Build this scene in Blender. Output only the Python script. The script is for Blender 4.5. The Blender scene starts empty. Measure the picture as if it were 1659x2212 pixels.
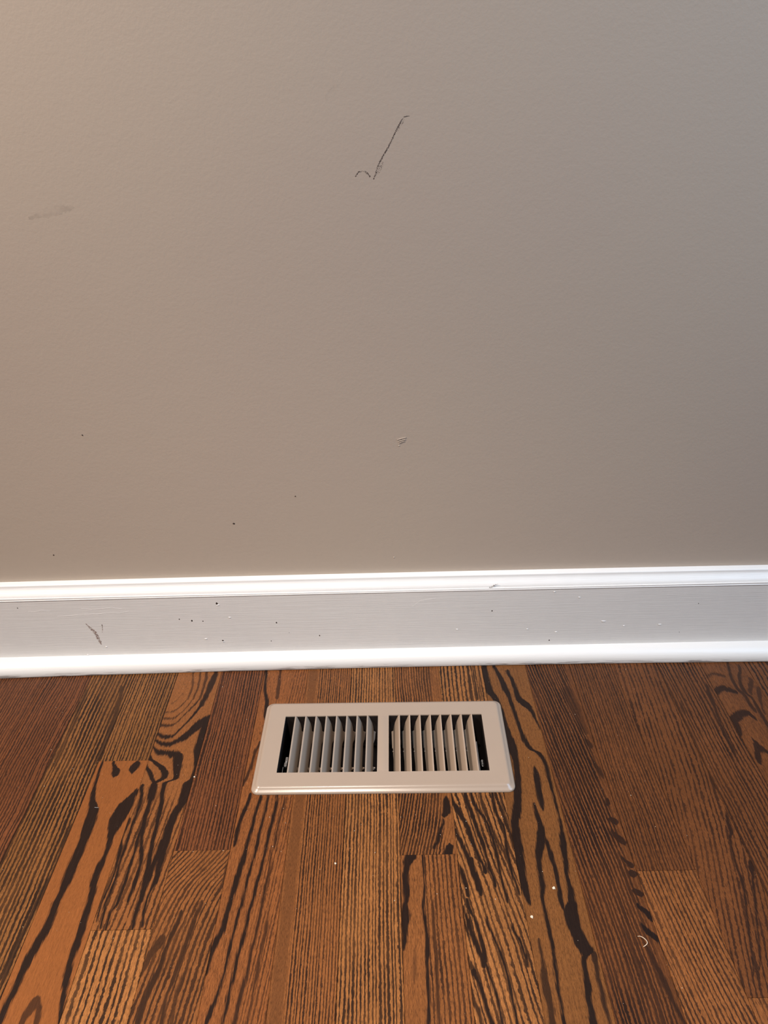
import bpy, bmesh, math, random
from mathutils import Vector, Matrix

# ------------------------------------------------------------------ camera
scene = bpy.context.scene
COL = scene.collection
YAW, PITCH, ROLL = -0.006484667, 0.509805863, -0.026306189
CAM = Vector((0.281873, -0.771099, 0.668337))
fw = Vector((math.sin(YAW)*math.cos(PITCH), math.cos(YAW)*math.cos(PITCH), -math.sin(PITCH)))
rt = Vector((math.cos(YAW), -math.sin(YAW), 0.0))
up = rt.cross(fw)
cr = rt*math.cos(ROLL) + up*math.sin(ROLL)
cu = -rt*math.sin(ROLL) + up*math.cos(ROLL)
cd = bpy.data.cameras.new('camera')
cd.sensor_fit = 'VERTICAL'; cd.sensor_height = 36.0; cd.lens = 1640.0*36.0/2212.0
cd.clip_start = 0.02; cd.clip_end = 50
cam = bpy.data.objects.new('camera', cd); COL.objects.link(cam)
M = Matrix.Identity(4)
for i in range(3):
    M[i][0] = cr[i]; M[i][1] = cu[i]; M[i][2] = -fw[i]; M[i][3] = CAM[i]
cam.matrix_world = M
scene.camera = cam

# ------------------------------------------------------------------ light
vs = scene.view_settings
vs.view_transform = 'Standard'; vs.look = 'None'; vs.gamma = 1.0
vs.use_curve_mapping = False
vs.exposure = 0.0
world = bpy.data.worlds.new('room_ambient'); scene.world = world
world.use_nodes = True
bg = world.node_tree.nodes['Background']
bg.inputs[0].default_value = (1.0, 0.95, 0.90, 1); bg.inputs[1].default_value = 0.13

def area(name, loc, target, sx, sy, watts, col):
    d = bpy.data.lights.new(name, 'AREA'); d.shape = 'RECTANGLE'
    d.size = sx; d.size_y = sy; d.energy = watts; d.color = col
    o = bpy.data.objects.new(name, d); COL.objects.link(o)
    o.location = loc
    o.rotation_euler = (Vector(target)-Vector(loc)).to_track_quat('-Z', 'Y').to_euler()
    return o
lamp = area('recessed_ceiling_lamp', (-0.08, -1.27, 2.42), (0.06, -1.24, 0.0), 0.16, 0.16, 20.5, (1.0, 0.89, 0.77))
lamp.data.spread = math.radians(67)
lamp = area('ceiling_lamp', (-1.20, -0.72, 1.95), (0.05, 0.0, 0.62), 0.40, 0.40, 14.6, (1.0, 0.84, 0.71))
lamp.data.spread = math.radians(92)
lamp = area('window_daylight', (1.75, -0.75, 1.85), (0.60, 0.0, 0.72), 0.9, 1.2, 11.5, (0.44, 0.69, 1.0))
lamp.data.spread = math.radians(90)

# ------------------------------------------------------------------ helpers
B = 0.05715          # strip width of the oak floor
L = 0.46             # depth of floor over which the grain curves are given
random.seed(7)

def link(name, mesh, mat=None, parent=None):
    o = bpy.data.objects.new(name, mesh); COL.objects.link(o)
    if mat is not None and not mesh.materials: mesh.materials.append(mat)
    if parent is not None: o.parent = parent
    return o
def tag(o, label=None, cat=None, kind=None, group=None):
    if label: o['label'] = label
    if cat: o['category'] = cat
    if kind: o['kind'] = kind
    if group: o['group'] = group
    return o
def bm_mesh(bm, name, smooth=False):
    me = bpy.data.meshes.new(name)
    bmesh.ops.recalc_face_normals(bm, faces=bm.faces)
    bm.to_mesh(me); bm.free()
    if smooth:
        for p in me.polygons: p.use_smooth = True
    return me
def empty(name, loc, rz=0.0):
    o = bpy.data.objects.new(name, None); COL.objects.link(o)
    o.location = loc; o.rotation_euler = (0, 0, rz); o.empty_display_size = 0.02
    return o
def autosmooth(me, ang=35):
    for p in me.polygons: p.use_smooth = True
    me.set_sharp_from_angle(angle=math.radians(ang))
    return me
def add_box(bm, x0, x1, y0, y1, z0, z1):
    v = [bm.verts.new(c) for c in ((x0,y0,z0),(x1,y0,z0),(x1,y1,z0),(x0,y1,z0),(x0,y0,z1),(x1,y0,z1),(x1,y1,z1),(x0,y1,z1))]
    for f in ((0,3,2,1),(4,5,6,7),(0,1,5,4),(1,2,6,5),(2,3,7,6),(3,0,4,7)): bm.faces.new([v[i] for i in f])
def tube(bm, pts, r, n=8, rr=None):
    rings = []
    pts = [Vector(p) for p in pts]
    ref = Vector((0.13, 0.21, 0.97))
    for i, p in enumerate(pts):
        t = (pts[min(i+1, len(pts)-1)] - pts[max(i-1, 0)]).normalized()
        a = t.cross(ref)
        if a.length < 1e-4: a = t.cross(Vector((1, 0, 0)))
        a.normalize(); b = t.cross(a)
        ra = rr[i] if rr else r
        rings.append([bm.verts.new(p + a*ra*math.cos(2*math.pi*k/n) + b*ra*math.sin(2*math.pi*k/n)) for k in range(n)])
    for i in range(len(rings)-1):
        for k in range(n):
            bm.faces.new((rings[i][k], rings[i][(k+1) % n], rings[i+1][(k+1) % n], rings[i+1][k]))
    bm.faces.new(rings[0][::-1]); bm.faces.new(rings[-1])

class NT:
    """small wrapper for building node trees"""
    def __init__(s, name):
        s.m = bpy.data.materials.new(name); s.m.use_nodes = True
        s.t = s.m.node_tree; s.n = s.t.nodes
        s.bsdf = s.n['Principled BSDF']; s.out = s.n['Material Output']
    def set(s, sock, val):
        if hasattr(val, 'is_output'): s.t.links.new(val, sock)
        else: sock.default_value = val
    def math(s, op, a, b=0.0, c=None, clamp=False):
        n = s.n.new('ShaderNodeMath'); n.operation = op; n.use_clamp = clamp
        s.set(n.inputs[0], a); s.set(n.inputs[1], b)
        if c is not None: s.set(n.inputs[2], c)
        return n.outputs[0]
    def xyz(s, x, y, z):
        n = s.n.new('ShaderNodeCombineXYZ')
        for i, q in enumerate((x, y, z)): s.set(n.inputs[i], q)
        return n.outputs[0]
    def sep(s, v):
        n = s.n.new('ShaderNodeSeparateXYZ'); s.set(n.inputs[0], v); return n.outputs
    def coord(s, which='Object'):
        return s.n.new('ShaderNodeTexCoord').outputs[which]
    def noise(s, vec, scale=1.0, detail=2.0, rough=0.5, dim='3D', w=None):
        n = s.n.new('ShaderNodeTexNoise'); n.noise_dimensions = dim
        if dim != '1D': s.set(n.inputs['Vector'], vec)
        if w is not None: s.set(n.inputs['W'], w)
        n.inputs['Scale'].default_value = scale; n.inputs['Detail'].default_value = detail
        n.inputs['Roughness'].default_value = rough
        return n.outputs[0]
    def rng(s, v, a, b, c=0.0, d=1.0, smooth=True):
        n = s.n.new('ShaderNodeMapRange'); n.interpolation_type = 'SMOOTHSTEP' if smooth else 'LINEAR'
        s.set(n.inputs[0], v)
        for i, q in enumerate((a, b, c, d)): s.set(n.inputs[1+i], q)
        return n.outputs[0]
    def mix(s, f, a, b, mode='MIX'):
        n = s.n.new('ShaderNodeMix'); n.data_type = 'RGBA'; n.blend_type = mode
        s.set(n.inputs[0], f)
        for sock, q in ((n.inputs[6], a), (n.inputs[7], b)):
            if isinstance(q, tuple) and len(q) == 3: q = q + (1.0,)
            s.set(sock, q)
        return n.outputs[2]
    def bump(s, h, strength=0.3, dist=0.001, normal=None):
        n = s.n.new('ShaderNodeBump'); n.inputs['Strength'].default_value = strength
        n.inputs['Distance'].default_value = dist; s.set(n.inputs['Height'], h)
        if normal is not None: s.t.links.new(normal, n.inputs['Normal'])
        return n.outputs[0]
    def curve1(s, fac, pts):
        n = s.n.new('ShaderNodeFloatCurve'); s.set(n.inputs['Value'], fac)
        fill(n.mapping.curves[0], pts); n.mapping.use_clip = False; n.mapping.update()
        return n.outputs[0]
    def curve2(s, x, pr, pg):
        n = s.n.new('ShaderNodeRGBCurve')
        cc = s.n.new('ShaderNodeCombineColor')
        for i in range(3): s.set(cc.inputs[i], x)
        s.t.links.new(cc.outputs[0], n.inputs['Color'])
        fill(n.mapping.curves[0], pr); fill(n.mapping.curves[1], pg); n.mapping.update()
        sp = s.n.new('ShaderNodeSeparateColor'); s.t.links.new(n.outputs[0], sp.inputs[0])
        return sp.outputs[0], sp.outputs[1]
    def finish(s, color=None, rough=0.5, normal=None, spec=0.5, metallic=0.0):
        if color is not None:
            if isinstance(color, tuple) and len(color) == 3: color = color + (1.0,)
            s.set(s.bsdf.inputs['Base Color'], color)
        s.set(s.bsdf.inputs['Roughness'], rough)
        s.bsdf.inputs['Specular IOR Level'].default_value = spec
        s.bsdf.inputs['Metallic'].default_value = metallic
        if normal is not None: s.t.links.new(normal, s.bsdf.inputs['Normal'])
        return s.m
def fill(c, pts):
    while len(c.points) > 2: c.points.remove(c.points[-1])
    c.points[0].location = pts[0]; c.points[-1].location = pts[-1]
    for q in pts[1:-1]: c.points.new(*q)
    for q in c.points: q.handle_type = 'AUTO_CLAMPED'
def srgb(r, g, b):
    f = lambda c: (c/255/12.92) if c/255 <= 0.04045 else ((c/255+0.055)/1.055)**2.4
    return (f(r), f(g), f(b))


# ------------------------------------------------------------------ wood material
DARK = srgb(21, 13, 11)
TONE = {
    'gold':   srgb(148, 96, 53),
    'orange': srgb(127, 75, 38),
    'orangebrown': srgb(126, 75, 40),
    'brown':  srgb(130, 80, 43),
    'red':    srgb(110, 64, 37),
    'deep':   srgb(106, 63, 34),
    'olive':  srgb(126, 81, 43),
    'umber':  srgb(114, 72, 38),
}
def wood(name, seed, tone='brown', n=16, lw=0.5, ls=0.8, bend=None, wob=0.05, dash=0.6, dens=None,
         smooth=None, patch=0.45, streaks=(), dark=DARK, dlen=26.0, fib=0.30, pores=0.5, vmask=None, grit=0.75):
    m = NT(name)
    x, y, z = m.sep(m.coord('Object'))
    u = m.math('DIVIDE', x, B); v = m.math('DIVIDE', y, -L)
    vc = m.math('MAXIMUM', m.math('MINIMUM', v, 1.0), 0.0)
    # long wobble of the grain
    w1 = m.noise(m.xyz(m.math('MULTIPLY', u, 0.9), m.math('MULTIPLY', v, 5.0), seed), 1.0, 1.5)
    ub = m.math('ADD', u, m.math('MULTIPLY', m.math('SUBTRACT', w1, 0.5), wob*2))
    w2 = m.noise(m.xyz(m.math('MULTIPLY', u, 5.0), m.math('MULTIPLY', v, 40.0), seed+3), 1.0, 1.0)
    ub = m.math('ADD', ub, m.math('MULTIPLY', m.math('SUBTRACT', w2, 0.5), 0.24/n))
    if bend:
        bc = m.curve1(vc, [(a, 0.5+0.25*s) for a, s in bend])
        ub = m.math('ADD', ub, m.math('MULTIPLY', m.math('SUBTRACT', bc, 0.5), 4.0))
    t = m.math('MULTIPLY', ub, float(n))
    j = m.noise(None, 1.0, 1.0, dim='1D', w=m.math('ADD', m.math('MULTIPLY', t, 0.55), seed*3.1))
    t = m.math('ADD', t, m.math('MULTIPLY', m.math('SUBTRACT', j, 0.5), 0.9))
    tri = m.math('MULTIPLY', m.math('ABSOLUTE', m.math('SUBTRACT', m.math('FRACT', t), 0.5)), 2.0)
    dn = m.noise(m.xyz(m.math('MULTIPLY', t, 1.0), m.math('MULTIPLY', v, dlen), seed+1.7), 1.0, 2.5, 0.65)
    bd = m.noise(m.xyz(m.math('MULTIPLY', t, 2.2), m.math('MULTIPLY', v, dlen*4.5), seed+4.4), 1.0, 2.0, 0.65)
    thr = m.math('ADD', 1.0-lw, m.math('MULTIPLY', m.math('SUBTRACT', 0.5, dn), dash*1.9))
    thr = m.math('ADD', thr, m.math('MULTIPLY', m.math('SUBTRACT', 0.5, bd), 1.0))
    line = m.rng(tri, m.math('SUBTRACT', thr, 0.10), m.math('ADD', thr, 0.14))
    pt = m.noise(m.xyz(m.math('MULTIPLY', u, 1.6), m.math('MULTIPLY', v, 6.0), seed+9), 1.0, 2.0)
    line = m.math('MULTIPLY', line, m.rng(pt, 0.25, 0.62, ls*0.72, ls))
    if smooth:                                   # u position -> how much grain shows
        line = m.math('MULTIPLY', line, m.curve1(m.math('MAXIMUM', m.math('MINIMUM', u, 1.0), 0.0), smooth))
    if vmask:
        line = m.math('MULTIPLY', line, m.curve1(vc, vmask))
    # fine pores and fibres
    f2 = m.noise(m.xyz(m.math('MULTIPLY', u, 190.0), m.math('MULTIPLY', v, 120.0), seed+8), 1.0, 2.0, 0.7)
    fb = m.noise(m.xyz(m.math('MULTIPLY', u, 70.0), m.math('MULTIPLY', v, 22.0), seed), 1.0, 3.0, 0.65)
    pore = m.noise(m.xyz(m.math('MULTIPLY', u, 95.0), m.math('MULTIPLY', v, 60.0), seed+5), 1.0, 1.0)
    pore = m.math('MULTIPLY', m.rng(pore, 0.56, 0.70), pores)
    jag = m.math('SUBTRACT', m.noise(m.xyz(m.math('MULTIPLY', u, 42.0), m.math('MULTIPLY', v, 30.0), seed+2), 1.0, 2.5, 0.6), 0.5)
    total = m.math('MAXIMUM', line, pore)
    for typ, st, pts in streaks:
        P = [list(q) for q in pts]
        if typ == 'V':
            jq = m.math('MULTIPLY', jag, 0.085)
            pr = [(a, (c+0.5)/2) for a, c, w in P]; pg = [(a, min((w+0.05)*3, 1.0)) for a, c, w in P]
            if P[0][0] > 0.015: pr.insert(0, (P[0][0]-0.008, pr[0][1])); pg.insert(0, (P[0][0]-0.008, 0.02))
            if P[-1][0] < 0.90: pr.append((P[-1][0]+0.008, pr[-1][1])); pg.append((P[-1][0]+0.008, 0.02))
            r, g = m.curve2(vc, pr, pg)
            c = m.math('MULTIPLY_ADD', r, 2.0, -0.5); w = m.math('MULTIPLY_ADD', g, 1/3.0, -0.05)
            d = m.math('SUBTRACT', w, m.math('ABSOLUTE', m.math('SUBTRACT', u, c)))
            mk = m.rng(m.math('ADD', d, jq), -0.016, 0.020, 0.0, st)
        else:
            jq = m.math('MULTIPLY', jag, 0.022)
            pr = [(a, c) for a, c, w in P]; pg = [(a, min((w+0.02)*6, 1.0)) for a, c, w in P]
            if P[0][0] > 0.03: pr.insert(0, (P[0][0]-0.01, pr[0][1])); pg.insert(0, (P[0][0]-0.01, 0.01))
            if P[-1][0] < 0.97: pr.append((P[-1][0]+0.01, pr[-1][1])); pg.append((P[-1][0]+0.01, 0.01))
            r, g = m.curve2(m.math('MAXIMUM', m.math('MINIMUM', u, 1.0), 0.0), pr, pg)
            w = m.math('MULTIPLY_ADD', g, 1/6.0, -0.02)
            d = m.math('SUBTRACT', w, m.math('ABSOLUTE', m.math('SUBTRACT', v, r)))
            mk = m.rng(m.math('ADD', d, jq), -0.004, 0.006, 0.0, st)
        total = m.math('MAXIMUM', total, mk)
    lo = m.noise(m.xyz(m.math('MULTIPLY', u, 1.1), m.math('MULTIPLY', v, 3.2), seed+21), 1.0, 2.0)
    base = TONE[tone]
    c = m.mix(m.rng(lo, 0.32, 0.68, 0.0, patch), base, tuple(q*0.55 for q in base))
    c = m.mix(m.rng(fb, 0.25, 0.75, fib, 0.0, False), c, tuple(q*0.35 for q in base))
    c = m.mix(m.rng(fb, 0.55, 0.85, 0.0, 0.30), c, tuple(min(q*1.7, 1.0) for q in base))
    c = m.mix(m.rng(f2, 0.28, 0.52, grit, 0.0), c, tuple(q*0.16 for q in base))
    c = m.mix(m.rng(f2, 0.55, 0.78, 0.0, grit*0.6), c, tuple(min(q*2.0, 1.0) for q in base))
    dk = m.mix(m.rng(fb, 0.45, 0.80), dark, tuple(q*1.8 for q in dark))
    c = m.mix(m.math('MULTIPLY', total, 0.97), c, dk)
    h = m.math('SUBTRACT', m.math('ADD', m.math('MULTIPLY', fb, 0.35), m.math('MULTIPLY', f2, 0.5)), total)
    nm = m.bump(h, 0.6, 0.00028)
    rough = m.rng(total, 0.0, 1.0, 0.30, 0.40, False)
    return m.finish(c, rough, nm, spec=0.16)

# grain of each strip, given in strip widths (across) and fractions of L (away from the wall)
STREAKS = {
  'm1b': [
    ('V',1.0,[(0.3245,0.0741,0.0272),(0.3737,0.1013,0.031),(0.3964,0.1172,0.0372),(0.436,0.179,0.0537),(0.4713,0.2828,0.1055),(0.5141,0.3038,0.1074),(0.555,0.3139,0.085),(0.5888,0.3079,0.0895),(0.6214,0.3022,0.0899),(0.6529,0.2967,0.0807),(0.6884,0.2873,0.0603),(0.695,0.2697,0.0657),(0.7217,0.2761,0.0666),(0.7546,0.2674,0.0762),(0.7861,0.2235,0.0749),(0.8166,0.1811,0.0735),(0.844,0.1676,0.062),(0.8745,0.1514,0.0609),(0.9019,0.129,0.0532),(0.921,0.1298,0.046)]) ,
    ('V',1.0,[(0.4091,0.9597,0.0217),(0.4351,0.9008,0.0858),(0.476,0.8175,0.1514),(0.5065,0.7874,0.1284),(0.5332,0.7816,0.0818),(0.5622,0.7972,0.0503),(0.5874,0.7974,0.0437),(0.6174,0.7763,0.0685),(0.6438,0.7682,0.0675),(0.6697,0.8079,0.0665),(0.6948,0.8277,0.0563),(0.7232,0.8303,0.0646),(0.7561,0.8476,0.0634),(0.7877,0.8519,0.0622),(0.8182,0.8542,0.0524),(0.8478,0.8874,0.06),(0.8763,0.9194,0.0472),(0.8999,0.9554,0.0365),(0.9191,0.9874,0.0328)]) ,
    ('V',1.0,[(0.3217,0.3029,0.0317),(0.3397,0.3696,0.0495),(0.354,0.4265,0.0893),(0.3713,0.4247,0.0133)]) ,
    ('V',1.0,[(0.3234,0.7899,0.0317),(0.3411,0.7626,0.0943),(0.3533,0.746,0.0558),(0.362,0.7549,0.0089)]) ,
    ('V',0.8,[(0.8833,0.5399,0.0202),(0.9009,0.513,0.0798),(0.9217,0.4662,0.0558),(0.9307,0.4553,0.0457)]) ,
    ('V',0.8,[(0.8874,0.586,0.0201),(0.9069,0.631,0.053),(0.9184,0.6509,0.0526),(0.9297,0.6705,0.0359)]) ,
  ],
  'm2': [
    ('V',0.75,[(0.0488,0.8153,0.0204),(0.0804,0.8732,0.0504),(0.1199,0.9059,0.0496),(0.1786,0.9519,0.0629),(0.2109,0.9482,0.0572),(0.2652,0.9566,0.0466),(0.3242,0.9721,0.0363)]) ,
    ('V',0.6,[(0.0547,0.029,0.0255),(0.0817,0.0647,0.0454),(0.121,0.0733,0.0596),(0.1673,0.1051,0.0633),(0.1958,0.1137,0.0577),(0.2392,0.1201,0.0425),(0.2847,0.1143,0.0509),(0.3285,0.1313,0.0544)]) ,
    ('V',0.85,[(0.5071,0.9765,0.0208),(0.5425,0.9764,0.0367),(0.5823,0.993,0.0359),(0.6233,1.017,0.043),(0.6572,0.9859,0.0614),(0.69,0.9747,0.0678),(0.7015,0.9457,0.0524),(0.7351,0.9432,0.0441),(0.7674,0.9227,0.0397),(0.8159,0.9183,0.0386),(0.8578,0.9254,0.0308)]) ,
  ],
  'p0a': [
    ('H',0.5,[(0.071,0.12,0.00173),(0.1702,0.1074,0.0035),(0.2713,0.0814,0.00224)]) ,
    ('H',0.75,[(0.0269,0.1537,0.00379),(0.1977,0.1481,0.00381),(0.326,0.1253,0.00517),(0.4031,0.0996,0.00529),(0.4316,0.0731,0.0063)]) ,
    ('V',0.7,[(-0.001,0.3417,0.026),(0.0274,0.3905,0.0257),(0.0642,0.4285,0.0253),(0.104,0.4109,0.0199)]) ,
    ('H',0.8,[(0.0237,0.1765,0.00495),(0.2047,0.1771,0.00454),(0.3392,0.1591,0.00503),(0.4569,0.13,0.00515),(0.5277,0.1001,0.00705),(0.5575,0.0736,0.0081)]) ,
    ('V',0.75,[(-0.0003,0.5105,0.026),(0.0233,0.5367,0.0257),(0.0646,0.555,0.0253),(0.1045,0.5353,0.0199)]) ,
    ('H',0.9,[(0.0246,0.2008,0.00647),(0.16,0.2033,0.00645),(0.328,0.1918,0.00489),(0.4607,0.1595,0.00586),(0.5799,0.1305,0.00687),(0.6596,0.1049,0.00877),(0.6834,0.0741,0.009)]) ,
    ('V',0.8,[(0.0003,0.6532,0.0311),(0.0286,0.6856,0.0359),(0.0651,0.6813,0.0303),(0.105,0.672,0.0249)]) ,
    ('H',1.0,[(0.018,0.2324,0.00707),(0.167,0.2427,0.00857),(0.3273,0.2413,0.00702),(0.4444,0.2163,0.00638),(0.5604,0.1886,0.00735),(0.655,0.1602,0.01088),(0.745,0.1268,0.01464),(0.7946,0.0967,0.01325)]) ,
    ('V',0.95,[(0.0012,0.8737,0.0518),(0.0246,0.8579,0.077),(0.0567,0.8314,0.071),(0.0967,0.7946,0.0623),(0.1311,0.752,0.0492)]) ,
    ('H',1.0,[(0.019,0.2556,0.00539),(0.1432,0.2655,0.00839),(0.3093,0.268,0.00952),(0.4698,0.2553,0.01155),(0.6216,0.2365,0.01958),(0.7625,0.2095,0.02406),(0.8787,0.1939,0.02236),(0.9724,0.1779,0.01236)]) ,
    ('V',1.0,[(0.1697,0.9715,0.0121),(0.1942,0.9744,0.0526),(0.2261,0.9782,0.1132),(0.257,0.9586,0.0977),(0.2871,0.9396,0.0872),(0.3274,0.9846,0.0631),(0.3627,1.0,0.0576),(0.3799,0.9965,0.0571),(0.3989,0.9209,0.098),(0.4416,0.9222,0.096),(0.4761,0.8491,0.0839),(0.5067,0.8138,0.0868),(0.5421,0.8013,0.0852),(0.5876,0.8117,0.0793),(0.6204,0.8192,0.0584),(0.6572,0.8372,0.0382)]) ,
    ('H',1.0,[(0.0084,0.2783,0.00754),(0.1581,0.2955,0.01114),(0.2954,0.296,0.00928),(0.4433,0.302,0.01292),(0.5608,0.3042,0.01289),(0.6245,0.3081,0.00734)]) ,
    ('V',1.0,[(0.297,0.5813,0.0229),(0.3189,0.588,0.1018),(0.3511,0.6368,0.0803),(0.3788,0.6557,0.0572),(0.3941,0.4673,0.0481),(0.4174,0.4813,0.0475),(0.4563,0.5275,0.0509),(0.5119,0.5575,0.0454),(0.5645,0.5859,0.0442),(0.6198,0.6243,0.0468),(0.6567,0.6462,0.0459),(0.697,0.6781,0.0411)]) ,
    ('V',1.0,[(0.3023,0.0019,0.0137),(0.3282,0.1574,0.0632),(0.3501,0.3468,0.0803),(0.3712,0.4218,0.0707),(0.3967,0.2557,0.0611),(0.4167,0.2543,0.0584),(0.4556,0.2942,0.0467),(0.496,0.3079,0.0416),(0.5349,0.3415,0.0408),(0.6301,0.4839,0.0388),(0.669,0.4762,0.038),(0.6965,0.4645,0.0337)]) ,
    ('V',1.0,[(0.3276,-0.0231,0.0181),(0.3598,0.1123,0.0556),(0.3842,0.2185,0.0483),(0.4002,0.2971,0.0545),(0.43,0.3159,0.0537),(0.4682,0.2911,0.0422),(0.5111,0.3011,0.0413),(0.5464,0.2978,0.0365),(0.5862,0.3072,0.0318),(0.6296,0.3093,0.0311),(0.6685,0.3052,0.0342),(0.6985,0.302,0.0336),(0.7266,0.2328,0.0294),(0.7548,0.2399,0.0254)]) ,
    ('V',1.0,[(0.3994,0.0462,0.0393),(0.439,0.1117,0.0385),(0.4801,0.1188,0.0336),(0.5224,0.1015,0.0308),(0.5631,0.1152,0.0322),(0.6021,0.1086,0.0276),(0.6422,0.128,0.0309),(0.6705,0.1214,0.0304),(0.6996,0.1007,0.0262),(0.7239,0.1254,0.0258),(0.7522,0.1434,0.0254)]) ,
    ('V',1.0,[(0.5535,0.7348,0.0283),(0.5677,0.7236,0.0401),(0.5984,0.7172,0.0473),(0.6386,0.6947,0.054),(0.6695,0.666,0.0531),(0.706,0.653,0.0409),(0.7301,0.6519,0.0404),(0.7536,0.6688,0.0362)]) ,
    ('V',1.0,[(0.4951,0.0181,0.0208),(0.5397,-0.0001,0.0285),(0.5742,0.0419,0.036),(0.6155,0.063,0.0274),(0.6499,0.0703,0.023),(0.6804,0.0521,0.0227),(0.7044,0.0292,0.0186),(0.738,0.0522,0.0183)]) ,
    ('V',1.0,[(0.5877,0.8429,0.0277),(0.6204,0.8304,0.0429),(0.6571,0.81,0.0344),(0.7063,0.7646,0.026),(0.7516,0.8085,0.0254)]) ,
  ],
  'p1b': [
    ('V',0.8,[(0.7709,0.1879,0.0251),(0.791,0.1488,0.0796),(0.8083,0.0798,0.063),(0.8338,0.0306,0.0431),(0.8484,0.0112,0.0171)]) ,
    ('V',0.9,[(0.7249,0.3976,0.0367),(0.7735,0.3265,0.0447),(0.8045,0.2812,0.0351),(0.8344,0.272,0.0431),(0.8632,0.2123,0.061),(0.891,0.1713,0.0533),(0.9104,0.1476,0.0526),(0.9255,0.1485,0.0489)]) ,
    ('V',0.85,[(0.7039,0.6922,0.0371),(0.7374,0.6382,0.0401),(0.772,0.6082,0.0447),(0.803,0.5754,0.0439),(0.8351,0.5476,0.0344),(0.8639,0.517,0.0305),(0.8917,0.4708,0.0299),(0.9263,0.4904,0.0358)]) ,
    ('V',0.8,[(0.5911,1.022,0.0276),(0.6237,1.0048,0.0349),(0.65,0.9942,0.0287),(0.6756,0.965,0.0189)]) ,
    ('V',0.6,[(0.737,0.4924,0.0219),(0.7715,0.4116,0.0322),(0.8047,0.3865,0.0281),(0.8347,0.3754,0.0241)]) ,
    ('V',0.7,[(0.8354,0.6853,0.0172),(0.8642,0.6354,0.0304),(0.8921,0.6205,0.0332),(0.9228,0.6296,0.0326)]) ,
  ],
  'p2': [
    ('V',1.0,[(0.0059,0.0427,0.031),(0.0706,0.0799,0.0352),(0.115,0.1635,0.0395),(0.1577,0.1956,0.0484),(0.1866,0.2018,0.0191)]) ,
    ('V',0.8,[(0.0072,0.3599,0.0361),(0.0628,0.3729,0.0403),(0.1072,0.3895,0.0396)]) ,
    ('V',0.9,[(0.2689,0.1735,0.0323),(0.3023,0.1198,0.0318),(0.3419,0.0984,0.0312),(0.3834,0.0382,0.0394),(0.4035,-0.0019,0.0304)]) ,
    ('V',1.0,[(0.4327,0.1839,0.0385),(0.4614,0.155,0.0379),(0.4893,0.1061,0.0374),(0.5254,0.0702,0.0408),(0.5688,0.0571,0.0319)]) ,
    ('V',1.0,[(0.4398,0.3832,0.0341),(0.4808,0.3449,0.0375),(0.5232,0.3217,0.0327),(0.5524,0.2957,0.0362),(0.5808,0.2804,0.0396),(0.6137,0.2529,0.0585),(0.6402,0.2194,0.0538),(0.6686,0.1998,0.0567),(0.6961,0.1714,0.0447),(0.7028,0.1712,0.0464),(0.7269,0.1496,0.0458),(0.7573,0.1295,0.054),(0.7844,0.0714,0.0496),(0.8042,0.0312,0.049),(0.8299,0.002,0.038),(0.8487,0.0063,0.0239)]) ,
    ('V',1.0,[(0.4338,0.5255,0.0256),(0.4936,0.5039,0.029),(0.5384,0.4707,0.0324),(0.5813,0.4588,0.0317),(0.6196,0.4248,0.0272),(0.6486,0.4018,0.0287),(0.6868,0.3732,0.03),(0.7008,0.3722,0.0334),(0.7321,0.3389,0.0292),(0.767,0.3128,0.025),(0.7982,0.2935,0.0351),(0.8242,0.2861,0.0311),(0.8493,0.2705,0.0239),(0.8657,0.2519,0.027),(0.8935,0.2181,0.0298),(0.9127,0.1818,0.041),(0.9334,0.1494,0.0323)]) ,
    ('V',1.0,[(0.4376,0.6992,0.0298),(0.4911,0.6874,0.0332),(0.536,0.65,0.0365),(0.5762,0.6312,0.0357),(0.6093,0.6072,0.0273),(0.636,0.5976,0.0346),(0.6696,0.5589,0.0302),(0.6996,0.5374,0.0297),(0.7231,0.5099,0.0367),(0.756,0.4954,0.0288),(0.7765,0.4851,0.0391),(0.8117,0.4423,0.0314),(0.8497,0.4238,0.0341),(0.8741,0.4063,0.0336),(0.9036,0.3976,0.0329),(0.9283,0.3837,0.0227)]) ,
    ('V',0.9,[(0.4446,0.8538,0.0212),(0.4823,0.8242,0.025),(0.5305,0.7863,0.0244),(0.571,0.7746,0.0239),(0.5932,0.747,0.0197),(0.6443,0.7403,0.0268),(0.6776,0.7086,0.0226),(0.7115,0.7076,0.0258),(0.7472,0.6829,0.0289),(0.7792,0.6655,0.0284),(0.8078,0.6374,0.0279),(0.8398,0.6325,0.0274),(0.8705,0.6025,0.0336),(0.9001,0.5736,0.0363),(0.9249,0.5571,0.0406)]) ,
    ('V',0.8,[(0.7287,0.8263,0.0183),(0.7751,0.8204,0.0249),(0.7973,0.7913,0.0246),(0.8254,0.7787,0.0242),(0.8464,0.7764,0.0239),(0.8729,0.756,0.0201),(0.9063,0.7455,0.023),(0.9291,0.7402,0.0227)]) ,
  ],
  'p5a': [
    ('V',1.0,[(0.4511,0.8953,0.0126),(0.4764,0.8961,0.0746),(0.4949,0.8782,0.0781),(0.507,0.8297,0.0204)]) ,
    ('V',1.0,[(0.5159,0.8038,0.0203),(0.5424,0.7377,0.0361),(0.5738,0.6604,0.0434),(0.5905,0.6024,0.0196)]) ,
    ('V',1.0,[(0.5773,0.8855,0.0197),(0.5912,0.8625,0.0821),(0.6036,0.835,0.0816)]) ,
  ],
  'p5b': [
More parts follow.
